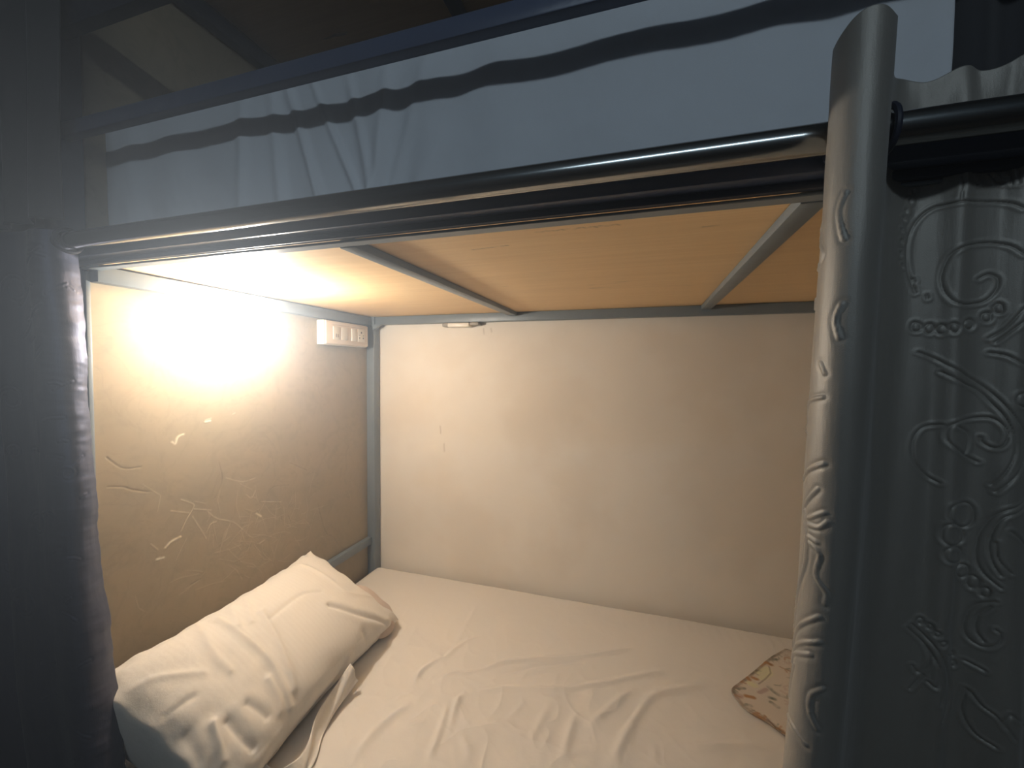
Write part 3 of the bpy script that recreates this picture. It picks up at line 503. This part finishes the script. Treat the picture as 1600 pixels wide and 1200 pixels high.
# ---------------- lamp on the end panel ------------------------------------
lp = empty('wall_lamp', (.002, .255, .931), 'glowing round bulb in a holder on the olive end panel', 'lamp')
bm = bmesh.new()
tube_bm(bm, (.001, .255, .931), (.008, .255, .931), .024, 40); tube_bm(bm, (.008, .255, .931), (.040, .255, .931), .0185, 40, .0165)
fin(bm, 'holder', WHITE_P, lp)
bm = bmesh.new(); tube_bm(bm, (.040, .255, .931), (.060, .255, .931), .0135, 40, .0135); tube_bm(bm, (.060, .255, .931), (.106, .255, .931), .0140, 40, .0270); fin(bm, 'bulb_base', WHITE_P, lp)
bm = bmesh.new()
prof = [(.045, .0290), (.049, .0315), (.055, .0325), (.062, .0312), (.069, .0270), (.075, .0195), (.079, .010), (.0802, 0)]
vr = []
for x_, r_ in prof:
    x_ += .060; vr.append([bm.verts.new((x_, .255+r_*math.cos(a*math.pi/16), .931+r_*math.sin(a*math.pi/16))) for a in range(32)] if r_ > 0 else [bm.verts.new((x_, .255, .931))])
for a, b in zip(vr[:-1], vr[1:]):
    for k in range(32):
        if len(b) > 1: bm.faces.new((a[k], a[(k+1) % 32], b[(k+1) % 32], b[k]))
        else: bm.faces.new((a[k], a[(k+1) % 32], b[0]))
fin(bm, 'bulb', GLOW, lp)

# ---------------- switch and socket box ------------------------------------
sb = empty('switch_box', (.0, .76, .96), 'white surface switch and socket box in the far upper corner', 'switch box')
box('box_body', (.001, .636, .912), (.033, .872, .998), WHITE_P, sb, .003)
box('cover_plate', (.033, .640, .915), (.040, .869, .995), IVORY_P, sb, .003)
sw = box('switch', (.0395, .672, .932), (.0425, .706, .978), WHITE_P, sb, .0015)
boxes('switch_mark', [((.0424, .684, .940), (.0429, .687, .952)), ((.0424, .693, .940), (.0429, .696, .952))], DARK_P, sw, 0)
box('blank_module', (.0395, .712, .932), (.0420, .746, .978), WHITE_P, sb, .0015)
box('switch', (.0395, .770, .932), (.0425, .800, .978), WHITE_P, sb, .0015)
so = box('socket', (.0395, .804, .930), (.0425, .846, .980), WHITE_P, sb, .0015)
bm = bmesh.new()
for y_, z_, r_ in ((.825, .967, .0038), (.814, .946, .003), (.836, .946, .003), (.814, .956, .0018), (.836, .956, .0018)): tube_bm(bm, (.0415, y_, z_), (.0430, y_, z_), r_, 14)
fin(bm, 'pin_hole', DARK_P, so)
bm = bmesh.new(); box_bm(bm, (.0395, .668, .9835), (.0408, .760, .9845), 0); box_bm(bm, (.0395, .766, .9835), (.0408, .850, .9845), 0); fin(bm, 'plate_groove', GREY_P, sb)

# ---------------- little white lamp bracket on the back rail ------------------
br = empty('wall_bracket', (.42, .94, 1.0), 'small white plastic batten holder under the back rail', 'bracket')
bm = bmesh.new(); box_bm(bm, (.365, .915, .990), (.455, .952, 1.006), .004); fin(bm, 'bracket_body', WHITE_P, br)
for x_, d_ in ((.340, 0), (.455, .012)):
    bm = bmesh.new(); box_bm(bm, (x_, .918-d_*0, .992+d_*.3), (x_+.026+d_, .952, 1.008), .005); fin(bm, 'end_clip', GREY_P, br)

# ---------------- curtain rod --------------------------------------------------
rod = empty('curtain_rod', (1.0, -.06, 1.060), 'shiny steel curtain rod along the front of the upper deck', 'curtain rod')
bm = bmesh.new(); tube_bm(bm, (-.60, -.06, 1.060), (2.05, -.06, 1.060), .0150, 48); fin(bm, 'rod_tube', ROD, rod)
for x_ in (-.03, 2.0):
    bm = bmesh.new(); box_bm(bm, (x_-.008, -.046, 1.045), (x_+.008, -.028, 1.075), .002); fin(bm, 'rod_bracket', DARK_PAINT, rod)

# ---------------- curtains ------------------------------------------------------
def curtain_mesh(P, n, Z, base, relief, ridges, mat, name, parent, amp=1.0, crisp=1.0):
    S, CX, CY = spline(P, n)
    s, x, y, z = base(S, CX, CY, Z)
    Pm = np.stack([x, y, z], -1)
    du = np.gradient(Pm, axis=1); dv = np.gradient(Pm, axis=0)
    N = np.cross(du, dv); N /= np.linalg.norm(N, axis=-1)[..., None]+1e-12
    if N[len(Z)//2, n//2, 1] > 0: N = -N
    h = np.zeros(s.shape)
    if relief:
        d = stroke_dist(s, z, [smooth_pts(r) for r in relief], .014)
        h += amp*(-.0015*np.exp(-(d/.0011)**2)+.0007*np.exp(-((d-.0028)/.0016)**2))
    if ridges:
        d = stroke_dist(s, z, [smooth_pts(r) for r in ridges], .016)
        h += amp*(.0012*np.exp(-(d/.0009)**2)-.0006*np.exp(-((d-.0030)/.0018)**2))
    if crisp > 1: h += .0022*fnoise(s*.35, z, 75, 41, 3)*np.exp(-(s/.07)**2)+.0007*fnoise(s*.3, z, 230, 43, 2)*np.exp(-(s/.09)**2)
    h += .0004*fnoise(s, z*.3, 160, 21, 2)+.0007*fnoise(s, z*.25, 45, 22, 2)
    Pm = Pm+N*h[..., None]
    me = grid_mesh(name, Pm[..., 0], Pm[..., 1], Pm[..., 2])
    o = link(name, me, mat, parent); md = o.modifiers.new('s', 'SOLIDIFY'); md.thickness = .0012; md.offset = 1
    return o
def eyelets(P, parent, zc=1.060):
    S, CX, CY = spline(P, 3000)
    k = np.where(np.diff(np.sign(CY+.06)) != 0)[0]
    for j in k:
        if CX[j] < -.6: continue
        bm = bmesh.new(); R_, r_ = .0205, .0035; rings = []
        for a in range(28):
            t = a*2*math.pi/28
            rings.append([bm.verts.new((r_*math.sin(b*math.pi/4)*.8, (R_+r_*math.cos(b*math.pi/4))*math.cos(t), (R_+r_*math.cos(b*math.pi/4))*math.sin(t))) for b in range(8)])
        for a in range(28):
            for b in range(8): bm.faces.new((rings[a][b], rings[(a+1) % 28][b], rings[(a+1) % 28][(b+1) % 8], rings[a][(b+1) % 8]))
        bmesh.ops.translate(bm, verts=bm.verts, vec=(CX[j], -.06, zc)); fin(bm, 'eyelet', DARK_PAINT, parent)
Zr = np.r_[np.linspace(-.42, .40, 90)[:-1], np.linspace(.40, 1.14, 640)]
cr = empty('curtain', (1.45, -.03, 1.06), 'silver grey embossed satin curtain bunched at the right of the rod', 'curtain')
curtain_mesh(RP, 720, Zr, right_base, RELIEF, RIDGES, SATIN, 'cloth_drop', cr)
eyelets(RP, cr)
def left_base(S, CX, CY, Z):
    s, z = np.meshgrid(S, Z); x = np.meshgrid(CX, Z)[0]; y = np.meshgrid(CY, Z)[0]
    k = np.clip((1.06-z)/.95, 0, 1.3); near = np.exp(-(s/.30)**2)
    x = x+.108*k*near+.004*np.sin(11*z+1)*near*k+.003*np.sin(23*z)*near
    x = x-.020; y = y-.016*k*near+.005*np.sin(8*z+s*10)*k+.002*np.sin(60*s+7*z)
    return s, x, y, z
rs = np.random.RandomState(12); LR = []
for k in range(34):
    a, b = .02+.10*rs.rand(), .1+.95*rs.rand(); th = -.5+1.0*rs.rand()
    l = .01+.03*rs.rand(); LR.append([(a, b), (a+l*.5, b+l*th), (a+l, b+l*th*1.8-.004)])
for k in range(14):
    a, b = .05+.3*rs.rand(), .1+.9*rs.rand(); r_ = .012+.02*rs.rand()
    LR.append([(a+r_*(1-.05*t)*math.cos(t*.6), b+r_*(1-.05*t)*math.sin(t*.6)) for t in range(12)])
cl_ = empty('curtain', (-.1, -.03, 1.06), 'dark navy satin curtain hanging at the left end of the lower berth', 'curtain')
curtain_mesh(LP, 420, np.r_[np.linspace(-.42, .0, 60)[:-1], np.linspace(0, 1.078, 520)], left_base, None, LR, NAVYSATIN, 'cloth_drop', cl_, 1.1, 2)
eyelets(LP, cl_)

# ---------------- upper berth: grey cloth, mattress, dark curtains ------------
X, Z = np.meshgrid(np.linspace(.0, 1.412, 900), np.linspace(1.062, 1.335, 190))
lf = np.exp(-((X-.42)/.16)**2)
Y = .048+.006*fnoise(X, Z*.5, 7, 31, 2)+.0035*np.sin(X*46+2*np.sin(X*9))*(1-.5*(Z-1.06)/.27)
for a, wd, am, sl in ((.50, .010, .014, .35), (.56, .008, .010, .45), (.62, .010, .012, .25), (.68, .013, .012, -.1), (.74, .012, .008, -.3), (.45, .012, .010, .1), (.38, .014, .010, .0), (.86, .03, .008, -.8)):
    Y = Y-am*np.exp(-((X-a-sl*(1.27-Z))/wd)**2)*np.clip(.35+(1.30-Z)*3, .2, 1)
Y = Y-.020*np.clip((1.10-Z)/.04, 0, 1)**2+.0008*fnoise(X, Z, 70, 32, 2)
me = grid_mesh('grey_cloth', X, Y, Z)
gc = tag(link('grey_cloth', me, GREYCLOTH), 'grey cloth hung inside the upper berth guard rail', 'cloth')
md = gc.modifiers.new('s', 'SOLIDIFY'); md.thickness = .0015
def plain_curtain(P, z0, z1, label, n=160):
    S, CX, CY = spline(P, n); s, z = np.meshgrid(S, np.linspace(z0, z1, 120)); x = np.meshgrid(CX, z[:, 0])[0]; y = np.meshgrid(CY, z[:, 0])[0]
    y = y+.003*np.sin(9*z+s*20)
    o = link('curtain', grid_mesh('curtain', x, y, z), BLACKCLOTH); md = o.modifiers.new('s', 'SOLIDIFY'); md.thickness = .0015
    return tag(o, label, 'curtain')
def wavy(x0, x1, yc, a, n): return [(x0+(x1-x0)*k/n, yc+a*(-1)**k) for k in range(n+1)]
plain_curtain(wavy(1.402, 1.96, .062, .009, 16), 1.075, 1.46, 'black curtain bunched at the right end of the upper berth')
plain_curtain(wavy(.072, -.55, -.070, .012, 14), 1.098, 1.70, 'black curtain covering the left end of the upper berth')
